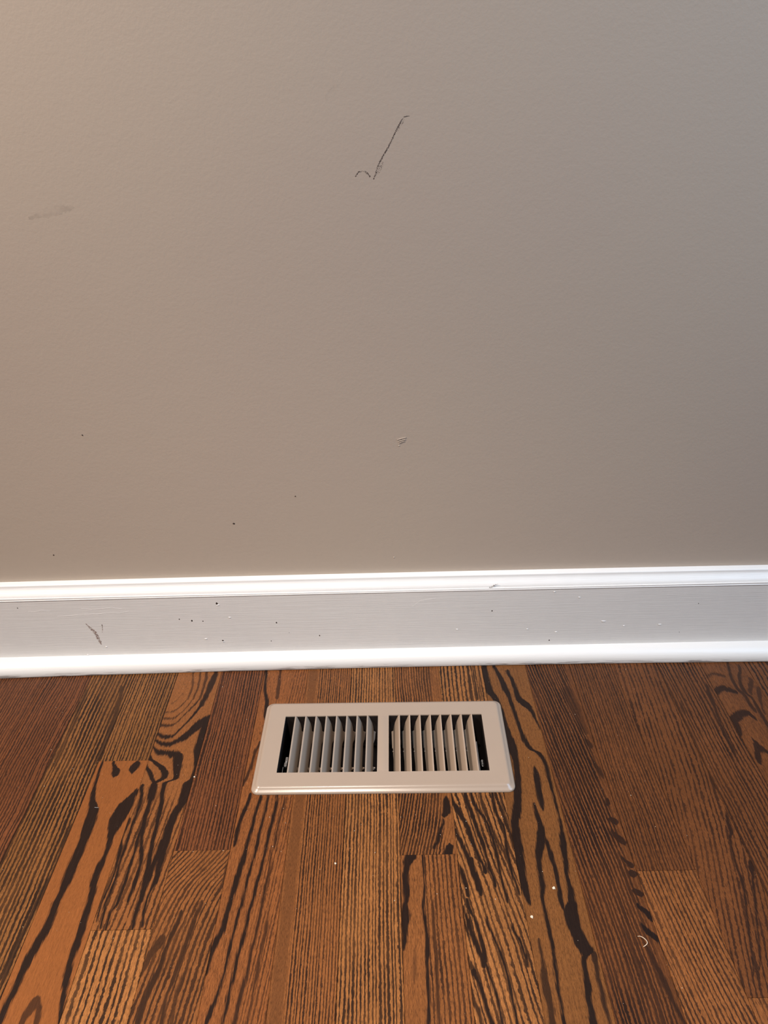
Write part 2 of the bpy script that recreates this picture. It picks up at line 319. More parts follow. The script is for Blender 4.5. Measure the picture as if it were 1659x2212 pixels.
    ('V',1.0,[(0.6031,0.187,0.109),(0.6192,0.1339,0.0965),(0.6378,0.1001,0.0573),(0.6638,0.084,0.0603),(0.6841,0.0882,0.0652),(0.7089,0.0818,0.0459),(0.7178,0.0612,0.0512),(0.744,0.0637,0.072),(0.7648,0.0406,0.0534),(0.7874,0.0351,0.0439),(0.8094,0.0125,0.0173)]) ,
    ('V',1.0,[(0.6037,0.3912,0.0194),(0.6491,0.3917,0.019),(0.685,0.386,0.0223),(0.7282,0.3586,0.0254),(0.7657,0.3785,0.0249),(0.8016,0.3889,0.0383),(0.8402,0.3628,0.0306),(0.873,0.3647,0.03),(0.9007,0.3602,0.0262),(0.935,0.3443,0.0288)]) ,
    ('V',0.8,[(0.7117,0.5123,0.0147),(0.7931,0.5065,0.0315),(0.8405,0.5073,0.0306),(0.8853,0.4915,0.0298),(0.9203,0.4969,0.0291),(0.939,0.4944,0.0288)]) ,
    ('V',0.5,[(0.8077,0.1865,0.0173),(0.848,0.1729,0.0339),(0.8725,0.1564,0.0133)]) ,
  ],
  'p6': [
    ('V',1.0,[(0.445,-0.006,0.0295),(0.4863,0.0799,0.0495),(0.5351,0.2259,0.0523),(0.5757,0.2912,0.0394),(0.6147,0.3732,0.0347),(0.6469,0.4382,0.0417)]) ,
    ('V',1.0,[(0.617,0.2294,0.0462),(0.6672,0.2897,0.045),(0.6975,0.3174,0.0369)]) ,
    ('V',1.0,[(0.7498,0.3665,0.0286),(0.7955,0.4517,0.0279),(0.8472,0.5482,0.0304),(0.8997,0.5849,0.0294),(0.9378,0.6019,0.0287)]) ,
    ('V',1.0,[(0.5432,0.0084,0.0441),(0.5722,0.0767,0.0474),(0.6031,0.1506,0.0427),(0.641,0.2152,0.0418),(0.6874,0.2867,0.0408)]) ,
    ('V',1.0,[(0.756,0.0653,0.0446),(0.7947,0.138,0.0453),(0.8253,0.2135,0.0445),(0.8465,0.2695,0.0237),(0.8753,0.3238,0.0299),(0.9108,0.3759,0.0325),(0.9429,0.3881,0.0254)]) ,
    ('V',1.0,[(0.6325,0.031,0.0191),(0.6666,0.0709,0.0488),(0.6994,0.1095,0.0405)]) ,
    ('V',1.0,[(0.7108,0.0816,0.033),(0.7539,0.1715,0.0357),(0.7882,0.2286,0.0385),(0.8339,0.2538,0.0443)]) ,
    ('V',1.0,[(0.7252,0.0152,0.0182),(0.7698,0.0864,0.0389),(0.8057,0.1427,0.0381),(0.8423,0.2285,0.0424)]) ,
    ('V',1.0,[(0.8543,0.0677,0.0505),(0.8769,0.131,0.0332),(0.9084,0.1829,0.0358),(0.937,0.2348,0.0383)]) ,
    ('V',0.9,[(0.8376,0.0287,0.0272),(0.8626,0.108,0.0469),(0.8928,0.1463,0.0329),(0.9142,0.1827,0.0324)]) ,
    ('V',0.9,[(0.9022,0.0063,0.0392),(0.9235,0.0686,0.0355),(0.9422,0.0991,0.0255)]) ,
    ('V',1.0,[(0.4426,0.263,0.0421),(0.4932,0.3253,0.0452),(0.5415,0.4047,0.0441),(0.5818,0.4661,0.0392),(0.6312,0.5142,0.0306),(0.6782,0.5785,0.0335)]) ,
    ('V',1.0,[(0.4397,0.371,0.0337),(0.4875,0.4542,0.0453),(0.5153,0.5712,0.0365),(0.5654,0.6507,0.0316),(0.6156,0.6847,0.0347),(0.6683,0.7017,0.0299),(0.7134,0.7418,0.0256)]) ,
    ('V',1.0,[(0.7647,0.7517,0.0248),(0.8009,0.8462,0.0278),(0.8439,0.8913,0.0237)]) ,
    ('V',0.9,[(0.4402,0.5397,0.0295),(0.4879,0.5777,0.037),(0.5305,0.6572,0.0282),(0.577,0.7469,0.0275),(0.6215,0.8516,0.0307),(0.6637,0.8952,0.0263)]) ,
    ('V',1.0,[(0.441,0.7713,0.0295),(0.5008,0.7906,0.0327),(0.543,0.8851,0.028),(0.5997,0.8775,0.0349),(0.6481,0.8956,0.0265),(0.6992,0.9433,0.0257)]) ,
    ('V',0.8,[(0.4415,0.9186,0.0295),(0.4982,0.9371,0.0286),(0.5491,0.978,0.0319),(0.5946,1.0009,0.0272)]) ,
    ('V',0.8,[(0.7419,0.041,0.036),(0.7834,0.0953,0.0386),(0.8167,0.1873,0.0413),(0.8423,0.2482,0.0305)]) ,
    ('V',0.9,[(0.0002,0.6691,0.0256),(0.07,0.6616,0.0348),(0.1273,0.6498,0.034)]) ,
    ('V',0.9,[(0.0008,0.797,0.0205),(0.0705,0.786,0.0298),(0.1278,0.7834,0.034)]) ,
    ('V',0.7,[(0.0012,0.9121,0.0153),(0.0709,0.8854,0.0199),(0.1282,0.8805,0.0243)]) ,
  ],
  'p7': [
    ('V',1.0,[(0.0018,0.0527,0.0664),(0.0487,0.0571,0.0802),(0.094,0.0738,0.0886),(0.125,0.1639,0.0777),(0.1677,0.2496,0.0477),(0.2087,0.2738,0.0515),(0.2561,0.2993,0.0596),(0.3015,0.335,0.0898),(0.345,0.3363,0.0704),(0.3868,0.3268,0.0647),(0.4296,0.276,0.0761),(0.4712,0.2182,0.0829),(0.502,0.1581,0.0857),(0.5377,0.0824,0.0762),(0.5836,0.0735,0.09),(0.6221,0.0626,0.0882),(0.6564,0.046,0.0791),(0.687,0.0612,0.0703),(0.7143,0.0884,0.0401),(0.7232,0.0941,0.0181)]) ,
    ('V',1.0,[(0.0076,0.303,0.0459),(0.0501,0.3829,0.0626),(0.091,0.4355,0.0689),(0.1305,0.4863,0.0484),(0.1729,0.5184,0.0428),(0.2097,0.5429,0.0421),(0.2493,0.573,0.046),(0.2839,0.6184,0.0566),(0.3101,0.695,0.0559),(0.3215,0.813,0.0556),(0.3434,0.8914,0.0484),(0.375,0.9193,0.039),(0.4057,0.9145,0.0384),(0.4607,0.9215,0.0291),(0.4982,0.9221,0.0245),(0.5284,0.9225,0.0281),(0.5634,0.8935,0.0553),(0.5971,0.8654,0.0621),(0.6297,0.8478,0.0477),(0.6637,0.8076,0.0412),(0.6891,0.8097,0.0517),(0.7162,0.7891,0.0727),(0.7393,0.7298,0.1184),(0.7626,0.724,0.1168),(0.7854,0.7619,0.1083),(0.8077,0.7988,0.1207),(0.8208,0.8342,0.1094),(0.8313,0.7798,0.051),(0.846,0.7434,0.0421),(0.8625,0.7372,0.0434),(0.8866,0.7239,0.0591),(0.9061,0.6943,0.0519),(0.9253,0.6974,0.0513),(0.9439,0.6846,0.057)]) ,
    ('V',0.9,[(0.8188,0.924,0.0171),(0.8295,0.9284,0.051),(0.8464,0.9286,0.0404),(0.871,0.9124,0.0365),(0.893,0.917,0.0425),(0.9162,0.9095,0.0322),(0.937,0.914,0.0254)]) ,
    ('V',1.0,[(0.0182,0.5718,0.0456),(0.0556,0.6275,0.0499),(0.0918,0.6569,0.0541),(0.127,0.6854,0.0727),(0.1487,0.7779,0.108),(0.1701,0.8686,0.0594),(0.199,0.9225,0.0352),(0.243,0.9749,0.0115)]) ,
    ('V',1.0,[(0.3673,0.68,0.0174),(0.4049,0.6794,0.0641),(0.4535,0.6606,0.0626),(0.4851,0.6651,0.0329),(0.4943,0.6613,0.0082)]) ,
    ('V',1.0,[(0.4752,0.514,0.0207),(0.5001,0.5296,0.0408),(0.5273,0.5505,0.0503),(0.5565,0.5267,0.0793),(0.5848,0.4646,0.0821),(0.6176,0.3963,0.0576),(0.6495,0.368,0.0472),(0.6828,0.3648,0.0463),(0.7149,0.3161,0.0364),(0.7453,0.3239,0.0394),(0.7753,0.3216,0.0352),(0.8021,0.3314,0.0346),(0.8238,0.3223,0.0308),(0.8491,0.3067,0.037),(0.8736,0.2915,0.0298),(0.8974,0.2768,0.0261),(0.9205,0.2786,0.0225),(0.943,0.2724,0.0286)]) ,
    ('V',1.0,[(0.5625,0.5873,0.0119),(0.6019,0.6141,0.0426),(0.6291,0.6285,0.0382),(0.658,0.6383,0.0376),(0.6886,0.6251,0.0406),(0.7157,0.6164,0.0455),(0.7342,0.6213,0.0216)]) ,
    ('V',0.85,[(0.7972,0.1301,0.0243),(0.819,0.1322,0.024),(0.8445,0.1278,0.0338),(0.8731,0.1091,0.0597),(0.897,0.1134,0.0588),(0.9202,0.1176,0.0515),(0.9426,0.1057,0.0508)]) ,
  ],
  'p8': [
    ('V',0.55,[(0.0829,0.7965,0.0197),(0.1226,0.7886,0.1211),(0.1654,0.833,0.1189),(0.2146,0.8725,0.0838),(0.2618,0.899,0.0365)]) ,
    ('V',0.8,[(0.2807,0.8514,0.0181),(0.2958,0.8902,0.0628),(0.3126,0.9137,0.0178)]) ,
    ('V',0.8,[(0.3503,0.8723,0.0175),(0.3819,0.9181,0.0431),(0.4057,0.9445,0.0213)]) ,
    ('V',0.9,[(0.4638,0.8865,0.0166),(0.4764,0.8807,0.0453),(0.4873,0.8679,0.0123)]) ,
    ('V',0.9,[(0.5178,0.854,0.0202),(0.5248,0.8855,0.0844),(0.5359,0.9057,0.024)]) ,
    ('V',0.9,[(0.5487,0.7976,0.0159),(0.5619,0.8387,0.0591),(0.5749,0.8891,0.0822),(0.5891,0.9453,0.0194)]) ,
    ('V',0.9,[(0.6163,0.8256,0.0153),(0.6286,0.8746,0.0495),(0.6394,0.9356,0.0567)]) ,
    ('V',0.9,[(0.6512,0.9175,0.015),(0.6578,0.9305,0.0786),(0.6668,0.9187,0.0149)]) ,
    ('V',0.9,[(0.692,0.8685,0.0147),(0.7021,0.9091,0.0877),(0.7108,0.9431,0.0145)]) ,
    ('V',1.0,[(0.7242,0.8347,0.0162),(0.7308,0.8517,0.0452),(0.7405,0.9169,0.0642),(0.7544,0.987,0.0605),(0.7649,1.0085,0.0095)]) ,
    ('V',1.0,[(0.7643,0.8028,0.0127),(0.7747,0.8252,0.0472),(0.7839,0.8656,0.0688),(0.7941,0.9418,0.0778),(0.8052,0.9992,0.0402),(0.8228,1.015,0.0336),(0.8381,1.028,0.0121)]) ,
    ('V',0.85,[(0.8085,0.7732,0.0123),(0.8241,0.7961,0.0397),(0.8451,0.8195,0.0513),(0.8656,0.8571,0.0506),(0.8855,0.8792,0.0559),(0.9085,0.9058,0.0348),(0.9274,0.9267,0.0315),(0.9492,0.9661,0.0311)]) ,
    ('V',0.6,[(0.7697,0.488,0.0126),(0.802,0.5244,0.0341),(0.8388,0.546,0.0333),(0.8722,0.5563,0.0327),(0.883,0.5596,0.0118)]) ,
  ],
  'p10': [
    ('V',0.9,[(0.5078,0.9699,0.0109),(0.5373,0.9204,0.0392),(0.5557,0.9146,0.0494),(0.5786,0.8225,0.0279),(0.6133,0.7616,0.0223),(0.6492,0.712,0.0252),(0.6793,0.6958,0.0281),(0.717,0.6182,0.0243),(0.7708,0.4839,0.0251),(0.8048,0.399,0.0216),(0.8318,0.3368,0.0182),(0.8653,0.2439,0.0148),(0.885,0.1755,0.0132)]) ,
    ('V',0.9,[(0.5892,0.9983,0.0156),(0.6092,1.0266,0.0257),(0.6238,1.0112,0.0238),(0.6499,0.9556,0.0605),(0.6638,0.9245,0.0367),(0.6843,0.8621,0.0247),(0.7175,0.7801,0.0275),(0.7711,0.6253,0.022),(0.811,0.517,0.0199),(0.849,0.3986,0.018),(0.8852,0.2664,0.0132)]) ,
  ],
  'p12': [
    ('H',0.7,[(-0.098,0.0622,0.00244),(0.031,0.0565,0.0049),(0.1668,0.0488,0.00739),(0.2875,0.0534,0.00818),(0.4013,0.0601,0.00488)]) ,
    ('H',0.9,[(0.0132,0.1208,0.01548),(0.1853,0.1077,0.01369),(0.3185,0.1141,0.01167),(0.4599,0.1245,0.00771)]) ,
    ('H',0.9,[(-0.0121,0.2308,0.01759),(0.1692,0.2136,0.01857),(0.3561,0.2015,0.01299),(0.4629,0.2074,0.01293),(0.5178,0.2221,0.0078)]) ,
    ('V',0.9,[(0.2311,0.0496,0.0617),(0.2522,0.0329,0.0734),(0.283,0.0035,0.0161)]) ,
    ('H',0.9,[(0.1993,0.2972,0.01325),(0.2312,0.3173,0.01952),(0.3159,0.3274,0.0116),(0.4048,0.3471,0.00823)]) ,
    ('V',0.9,[(0.3007,0.2279,0.0399),(0.3205,0.2003,0.0672),(0.3525,0.1098,0.0623),(0.3745,0.0828,0.0154)]) ,
    ('V',0.8,[(0.0147,0.6128,0.0315),(0.0647,0.521,0.0397),(0.105,0.5017,0.0434),(0.1366,0.5723,0.0386),(0.1746,0.5738,0.0464),(0.2006,0.5914,0.0208)]) ,
    ('V',0.8,[(0.0157,0.838,0.0225),(0.0654,0.6976,0.0441),(0.1173,0.6148,0.0389),(0.1524,0.6921,0.034),(0.2046,0.683,0.0374),(0.2475,0.6786,0.0449),(0.2752,0.6824,0.0484)]) ,
    ('V',0.7,[(0.0703,0.9045,0.0308),(0.1022,0.8187,0.0608),(0.1334,0.7352,0.0214)]) ,
    ('V',0.7,[(0.1028,0.9707,0.0217),(0.1301,0.9092,0.0601),(0.1643,0.8231,0.0296),(0.2049,0.7662,0.0291)]) ,
  ],
  'p11': [
    ('V',0.7,[(0.1546,0.1432,0.0171),(0.1844,0.1023,0.0337),(0.2028,0.093,0.0125)]) ,
    ('V',0.8,[(0.087,0.8861,0.0175),(0.1342,0.8304,0.0472),(0.1684,0.8112,0.0381),(0.2232,0.7459,0.0289),(0.2722,0.7147,0.0283),(0.3126,0.706,0.0357),(0.3387,0.7004,0.0235)]) ,
  ],
}


SPEC = {  # strip, piece -> grain
 (-4, 0): dict(tone='red', n=17, lw=0.5, ls=0.75, dash=0.5),
 (-3, 0): dict(tone='red', n=16, lw=0.48, ls=0.85, dash=0.5, wob=0.08),
 (-2, 0): dict(tone='olive', n=13, lw=0.52, ls=0.97, dash=0.35, streaks=STREAKS['m2'], wob=0.05, patch=0.5),
 (-1, 0): dict(tone='olive', n=15, lw=0.45, ls=0.92, dash=0.4, wob=0.04),
 (-1, 1): dict(tone='orange', n=14, lw=0.15, ls=0.10, dash=0.9, streaks=STREAKS['m1b'], patch=0.12, fib=0.18, pores=0.12, grit=0.4),
 (0, 0): dict(tone='brown', n=9, lw=0.40, ls=0.85, dash=0.5, streaks=STREAKS['p0a'], patch=0.2, pores=0.35,
              vmask=[(0, 0.12), (0.36, 0.12), (0.46, 0.8), (0.55, 1), (1, 1)], bend=[(0, -0.2), (0.4, -0.1), (0.75, 0.12), (1, 0.2)]),
 (0, 1): dict(tone='gold', n=10, lw=0.38, ls=0.95, dash=0.4, wob=0.03, patch=0.1),
 (1, 0): dict(tone='red', n=17, lw=0.45, ls=0.92, dash=0.4, wob=0.03),
 (1, 1): dict(tone='brown', n=12, lw=0.45, ls=0.85, dash=0.5, streaks=STREAKS['p1b'], wob=0.06,
              bend=[(0, -0.9), (0.57, -0.62), (0.62, -0.40), (0.68, -0.12), (0.76, 0.05), (0.9, 0.22), (1, 0.3)]),
 (2, 0): dict(tone='orangebrown', n=17, lw=0.30, ls=0.75, dash=0.6, streaks=STREAKS['p2'], wob=0.03,
              bend=[(0, -0.2), (0.4, 0.0), (0.65, 0.17), (1, 0.42)], patch=0.15,
              smooth=[(0, 0.25), (0.5, 0.25), (0.75, 1), (1, 1)]),
 (3, 0): dict(tone='brown', n=21, lw=0.40, ls=0.95, dash=0.4, wob=0.02, smooth=[(0, 0.6), (0.07, 0.15), (0.22, 0.2), (0.3, 1), (1, 1)], patch=0.4,
              streaks=[('V', 0.42, [(0.0, 0.13, 0.10), (0.3, 0.14, 0.09), (0.6, 0.13, 0.10), (1.0, 0.13, 0.10)])]),
 (4, 0): dict(tone='gold', n=17, lw=0.46, ls=0.95, dash=0.55, wob=0.03, patch=0.35),
 (5, 0): dict(tone='brown', n=18, lw=0.55, ls=0.95, dash=0.4, wob=0.05, streaks=STREAKS['p5a'],
              bend=[(0, 0), (0.4, 0), (0.5, 0.08), (0.62, 0.28), (1, 0.4)], smooth=[(0, 1), (0.75, 1), (0.85, 0.25), (1, 0.3)]),
 (5, 1): dict(tone='brown', n=14, lw=0.40, ls=0.9, dash=0.4, streaks=STREAKS['p5b'], wob=0.03, smooth=[(0, 0.25), (0.33, 0.2), (0.42, 1), (1, 1)]),
 (6, 0): dict(tone='gold', n=11, lw=0.42, ls=0.97, dash=0.4, streaks=STREAKS['p6'], wob=0.05,
              bend=[(0, 0.25), (0.2, 0.25), (0.45, 0.1), (0.7, -0.3), (0.95, -0.62), (1, -0.7)]),
 (7, 0): dict(tone='umber', n=14, lw=0.15, ls=0.25, dash=0.8, streaks=STREAKS['p7'], patch=0.3, pores=0.3),
 (8, 0): dict(tone='deep', n=16, lw=0.62, ls=0.95, dash=0.45, streaks=STREAKS['p8'], wob=0.05,
              bend=[(0, 0.35), (0.4, 0.0), (0.8, -0.3), (1, -0.35)], smooth=[(0, 0.5), (0.08, 1), (0.85, 1), (0.93, 0.4), (1, 0.4)]),
 (9, 0): dict(tone='deep', n=17, lw=0.42, ls=0.8, dash=0.55, wob=0.04),
 (9, 1): dict(tone='brown', n=14, lw=0.36, ls=0.85, dash=0.55, wob=0.05, bend=[(0, 0.3), (0.65, 0.2), (1, -0.1)]),
 (10, 0): dict(tone='deep', n=11, lw=0.32, ls=0.8, dash=0.6, streaks=STREAKS['p10'], wob=0.05,
              bend=[(0, -0.4), (0.5, -0.1), (0.75, 0.3), (1, 0.75)]),
 (10, 1): dict(tone='brown', n=12, lw=0.38, ls=0.8, dash=0.55, wob=0.05),
 (11, 0): dict(tone='deep', n=13, lw=0.45, ls=0.9, dash=0.4, streaks=STREAKS['p11'], wob=0.05),
 (12, 0): dict(tone='deep', n=10, lw=0.2, ls=0.35, dash=0.7, streaks=STREAKS['p12'], wob=0.08),
 (13, 0): dict(tone='deep', n=10, lw=0.42, ls=0.9, dash=0.4, wob=0.1),
}
ENDS = {-1: -0.147, 0: -0.349, 1: -0.267, 5: -0.2774, 9: -0.300, 10: -0.4187}
generic = [wood('oak_strip_plain_%s' % t, 40+i*7.3, t, n, lw, 0.8, wob=0.06) for i, (t, n, lw) in
           enumerate((('brown', 15, 0.5), ('deep', 18, 0.5), ('gold', 12, 0.42), ('red', 16, 0.5)))]

# ------------------------------------------------------------------ floor
HX0, HX1, HY0, HY1 = 0.1450, 0.3940, -0.1815, -0.0855      # duct opening under the register
YB, YF = 0.030, -1.25
m = NT('plywood_dark'); sub_mat = m.finish(srgb(60, 45, 34), 0.9)
bm = bmesh.new()
for a in ((-1.6, HX0, YF, 0.05), (HX1, 2.2, YF, 0.05), (HX0, HX1, YF, HY0), (HX0, HX1, HY1, 0.05)):
    add_box(bm, a[0], a[1], a[2], a[3], -0.040, -0.0195)
floor = link('floor', bm_mesh(bm, 'floor'), sub_mat)
tag(floor, 'dark stained oak strip floor running up to the white baseboard', 'floor', 'structure')

def board(k, y0, y1, mat, seed):
    rnd = random.Random(seed)
    g = 0.00010
    x0, x1 = g, B-g
    ya, yb = y0-g, y1+g
    hx0, hx1 = HX0-k*B, HX1-k*B
    polys = []
    if hx1 <= x0 or hx0 >= x1 or ya <= HY0 or yb >= HY1:
        polys = [[(x0, yb), (x1, yb), (x1, ya), (x0, ya)]]
    elif hx0 <= x0 and hx1 >= x1:
        polys = [[(x0, HY1), (x1, HY1), (x1, ya), (x0, ya)], [(x0, yb), (x1, yb), (x1, HY0), (x0, HY0)]]
    elif hx0 > x0:
        polys = [[(x0, yb), (x1, yb), (x1, HY0), (hx0, HY0), (hx0, HY1), (x1, HY1), (x1, ya), (x0, ya)]]
    else:
        polys = [[(x0, yb), (x1, yb), (x1, ya), (x0, ya), (x0, HY1), (hx1, HY1), (hx1, HY0), (x0, HY0)]]
    bm = bmesh.new(); tops = []
    dz = rnd.uniform(-0.00012, 0.00008)
    for P in polys:
        t = [bm.verts.new((px, py, dz)) for px, py in P]; b = [bm.verts.new((px, py, -0.019)) for px, py in P]
        bm.faces.new(t); bm.faces.new(b[::-1]); n = len(P)
        for i in range(n):
            bm.faces.new((t[i], b[i], b[(i+1) % n], t[(i+1) % n]))
        tops += [e for e in bm.edges if all(q in t for q in e.verts)]
    bmesh.ops.bevel(bm, geom=list(set(tops)), offset=0.00022, segments=1, affect='EDGES')
    o = link('floor_board', bm_mesh(bm, 'floor_board'), mat, floor)
    o.location = (k*B, 0, 0)
    return o
for k in range(-28, 39):
    rnd = random.Random(k*31+5)
    cuts = [ENDS[k]] if k in ENDS else []
    if -5 < k < 14:
        if not cuts or cuts[-1] > -0.36: cuts.append(rnd.uniform(-0.62, -1.0))
    else:
        cuts = [rnd.uniform(-0.15, -0.5), rnd.uniform(-0.75, -1.1)]
    ys = [YB]+cuts+[YF]
    for i in range(len(ys)-1):
        sp = SPEC.get((k, i))
        mat = wood('oak_strip', k*3.7+i*11.3+50, **sp) if sp else generic[(k*5+i*3) % 4]
        board(k, ys[i], ys[i+1], mat, k*100+i)

# ------------------------------------------------------------------ wall
WY = 0.038
m = NT('wall_paint')
co = m.coord('Object')
st1 = m.noise(co, 300.0, 2.5, 0.6); st2 = m.noise(co, 28.0, 2.0)
st3 = m.noise(co, 2.2, 2.0)
cw = m.mix(m.rng(st3, 0.35, 0.65, 0.0, 0.5), srgb(180, 165, 149), srgb(178, 162, 148))
h = m.math('ADD', m.math('MULTIPLY', st1, 0.6), m.math('MULTIPLY', st2, 0.8))
wall_mat = m.finish(cw, 0.55, m.bump(h, 0.20, 0.0012), spec=0.35)
bm = bmesh.new(); add_box(bm, -1.6, 2.2, WY, WY+0.10, 0.0, 2.44)
wall = link('wall_back', bm_mesh(bm, 'wall_back'), wall_mat)
tag(wall, 'plain taupe painted wall above the white baseboard', 'wall', 'structure')

def mark_mat(name, col, lo, hi, sc=900.0, amax=1.0):
    q = NT(name)
    nz = q.noise(q.coord('Object'), sc, 2.5, 0.6)
    a = q.rng(nz, lo, hi, 0.0, amax)
    q.set(q.bsdf.inputs['Alpha'], a)
    return q.finish(col, 0.8)
pencil = mark_mat('dark_scuff', srgb(70, 56, 50), 0.36, 0.62)
smudge = mark_mat('faint_scuff', srgb(128, 112, 103), 0.45, 0.75)
chip = NT('chip_dark').finish(srgb(55, 42, 36), 0.8)

def strip_mark(name, pts, mat, parent, plane_y, t=0.00012, seed=0):
    """thin mark on a wall-parallel face; pts = (x, z, half width)"""
    rnd = random.Random(seed); P = []
    for i in range(len(pts)-1):
        for j in range(6):
            f = j/6; P.append([pts[i][q]*(1-f)+pts[i+1][q]*f for q in range(3)])
    P.append(list(pts[-1]))
    bm = bmesh.new(); fr = []
    for i, (x, z, w) in enumerate(P):
        a, b = P[max(i-1, 0)], P[min(i+1, len(P)-1)]
        d = Vector((b[0]-a[0], b[1]-a[1])).normalized(); nrm = Vector((-d.y, d.x))
        w1 = w*rnd.uniform(0.6, 1.3)
        o = rnd.uniform(-0.25, 0.25)*w
        fr.append([bm.verts.new((x+nrm.x*(s*w1+o), plane_y-q, z+nrm.y*(s*w1+o))) for s, q in ((-1, 0), (-0.6, t), (0.6, t), (1, 0))])
    for a, b in zip(fr, fr[1:]):
        for i in range(3): bm.faces.new((a[i], a[i+1], b[i+1], b[i]))
    return link(name, bm_mesh(bm, name), mat, parent)
def nub(name, x, y, z, rx, rz, depth, mat, parent, seed=0):
    """small paint chip or nib sitting on a wall-parallel face"""
    rnd = random.Random(seed); bm = bmesh.new(); n = 9
    ring = [bm.verts.new((x+rx*math.cos(a)*rnd.uniform(.7, 1.2), y, z+rz*math.sin(a)*rnd.uniform(.7, 1.2))) for a in [2*math.pi*i/n for i in range(n)]]
    top = [bm.verts.new((x+(q.co.x-x)*0.5, y-depth, z+(q.co.z-z)*0.5)) for q in ring]
    for i in range(n): bm.faces.new((ring[i], ring[(i+1) % n], top[(i+1) % n], top[i]))
    bm.faces.new(top)
    return link(name, bm_mesh(bm, name), mat, parent)
faint = mark_mat('grey_smear', srgb(120, 108, 100), 0.30, 0.75, 60.0, 0.16)
strip_mark('scuff_mark', [(0.31058, 0.64421, 0.00026), (0.30794, 0.64398, 0.0004), (0.30497, 0.64334, 0.0004), (0.30296, 0.64057, 0.00046), (0.29958, 0.63534, 0.0006), (0.29513, 0.6274, 0.00067), (0.29028, 0.61848, 0.00067), (0.28646, 0.61309, 0.00061), (0.28155, 0.60553, 0.00068), (0.27905, 0.60064, 0.00068), (0.27718, 0.59445, 0.00075), (0.27499, 0.5898, 0.00068)], pencil, wall, WY, seed=1)
strip_mark('scuff_mark', [(0.25731, 0.59273, 0.00055), (0.26021, 0.59673, 0.00054), (0.26398, 0.59739, 0.00041), (0.26703, 0.59707, 0.00048), (0.26901, 0.59527, 0.00089), (0.27034, 0.59399, 0.00041), (0.27164, 0.5922, 0.00075)], pencil, wall, WY, seed=2)
strip_mark('scuff_smudge', [(0.28426, 0.60547, 0.00122), (0.28246, 0.60118, 0.00176), (0.28031, 0.59688, 0.00123), (0.27922, 0.5944, 0.00041)], smudge, wall, WY, t=0.00006, seed=3)
strip_mark('scuff_smudge', [(0.30561, 0.64169, 0.00066), (0.30191, 0.63647, 0.00119), (0.29885, 0.6312, 0.00067)], smudge, wall, WY, t=0.00006, seed=4)
strip_mark('scuff_smudge', [(0.23285, 0.65965, 0.00173), (0.23888, 0.66671, 0.00302), (0.24343, 0.67112, 0.00129)], faint, wall, WY, t=0.00006, seed=5)
strip_mark('scuff_smudge', [(-0.07125, 0.56196, 0.00139), (-0.05265, 0.56587, 0.00415), (-0.03552, 0.56979, 0.00368), (-0.02365, 0.57124, 0.00138)], faint, wall, WY, t=0.00006, seed=6)
nub('paint_chip', 0.09158, WY, 0.20455, 0.00136, 0.00136, 0.0004, chip, wall, 0)
nub('paint_chip', 0.17025, WY, 0.24053, 0.00089, 0.00089, 0.0004, chip, wall, 1)
nub('paint_nib', 0.28769, WY, 0.14998, 0.00129, 0.00129, 0.0004, wall_mat, wall, 2)
nub('paint_chip', -0.13981, WY, 0.16498, 0.00104, 0.00104, 0.0004, chip, wall, 3)
nub('paint_chip', -0.06851, WY, 0.32661, 0.00096, 0.00096, 0.0004, chip, wall, 4)
nub('paint_nib', 0.29617, WY, 0.30378, 0.00097, 0.00097, 0.0004, wall_mat, wall, 5)
strip_mark('wall_scratch', [(0.29412, 0.31146, 0.00032), (0.29951, 0.31307, 0.00048), (0.30434, 0.31411, 0.00027)], wall_mat, wall, WY, t=0.0006, seed=20)
strip_mark('wall_scratch', [(0.29516, 0.30909, 0.00027), (0.30002, 0.31072, 0.00043), (0.30379, 0.31179, 0.00027)], wall_mat, wall, WY, t=0.0006, seed=21)
strip_mark('wall_scratch', [(0.29567, 0.30673, 0.00022), (0.29892, 0.30841, 0.00038), (0.30269, 0.30948, 0.00021)], wall_mat, wall, WY, t=0.0006, seed=22)


# ------------------------------------------------------------------ baseboard
m = NT('white_trim_paint')
co = m.coord('Object'); X, Y, Z = m.sep(co)
br = m.noise(m.xyz(m.math('MULTIPLY', X, 22.0), m.math('MULTIPLY', Y, 300.0), m.math('MULTIPLY', Z, 900.0)), 1.0, 3.0, 0.6)
lum = m.noise(co, 45.0, 2.0)
cl = m.mix(m.rng(lum, 0.3, 0.7, 0.0, 0.35), srgb(224, 221, 217), srgb(218, 215, 211))
trim_mat = m.finish(cl, 0.42, m.bump(br, 0.36, 0.0006), spec=0.45)
m = NT('white_shoe_paint')
co = m.coord('Object'); X, Y, Z = m.sep(co)
br = m.noise(m.xyz(m.math('MULTIPLY', X, 30.0), m.math('MULTIPLY', Y, 260.0), m.math('MULTIPLY', Z, 260.0)), 1.0, 3.0, 0.6)
# worn and scraped along the lower edge
wr = m.noise(m.xyz(m.math('MULTIPLY', X, 24.0), Y, m.math('MULTIPLY', Z, 520.0)), 1.0, 4.0, 0.65)
wr2 = m.noise(m.xyz(m.math('MULTIPLY', X, 7.0), 3.0, 0.0), 1.0, 1.0)
low = m.rng(Z, 0.0020, 0.0070, 1.0, 0.0)
worn = m.math('MULTIPLY', m.math('MULTIPLY', m.rng(wr, 0.50, 0.58), low), m.rng(wr2, 0.34, 0.52))
cl = m.mix(m.math('MULTIPLY', worn, 0.75), srgb(219, 216, 212), srgb(105, 92, 86))
shoe_mat = m.finish(cl, 0.40, m.bump(m.math('SUBTRACT', br, worn), 0.30, 0.0005), spec=0.45)

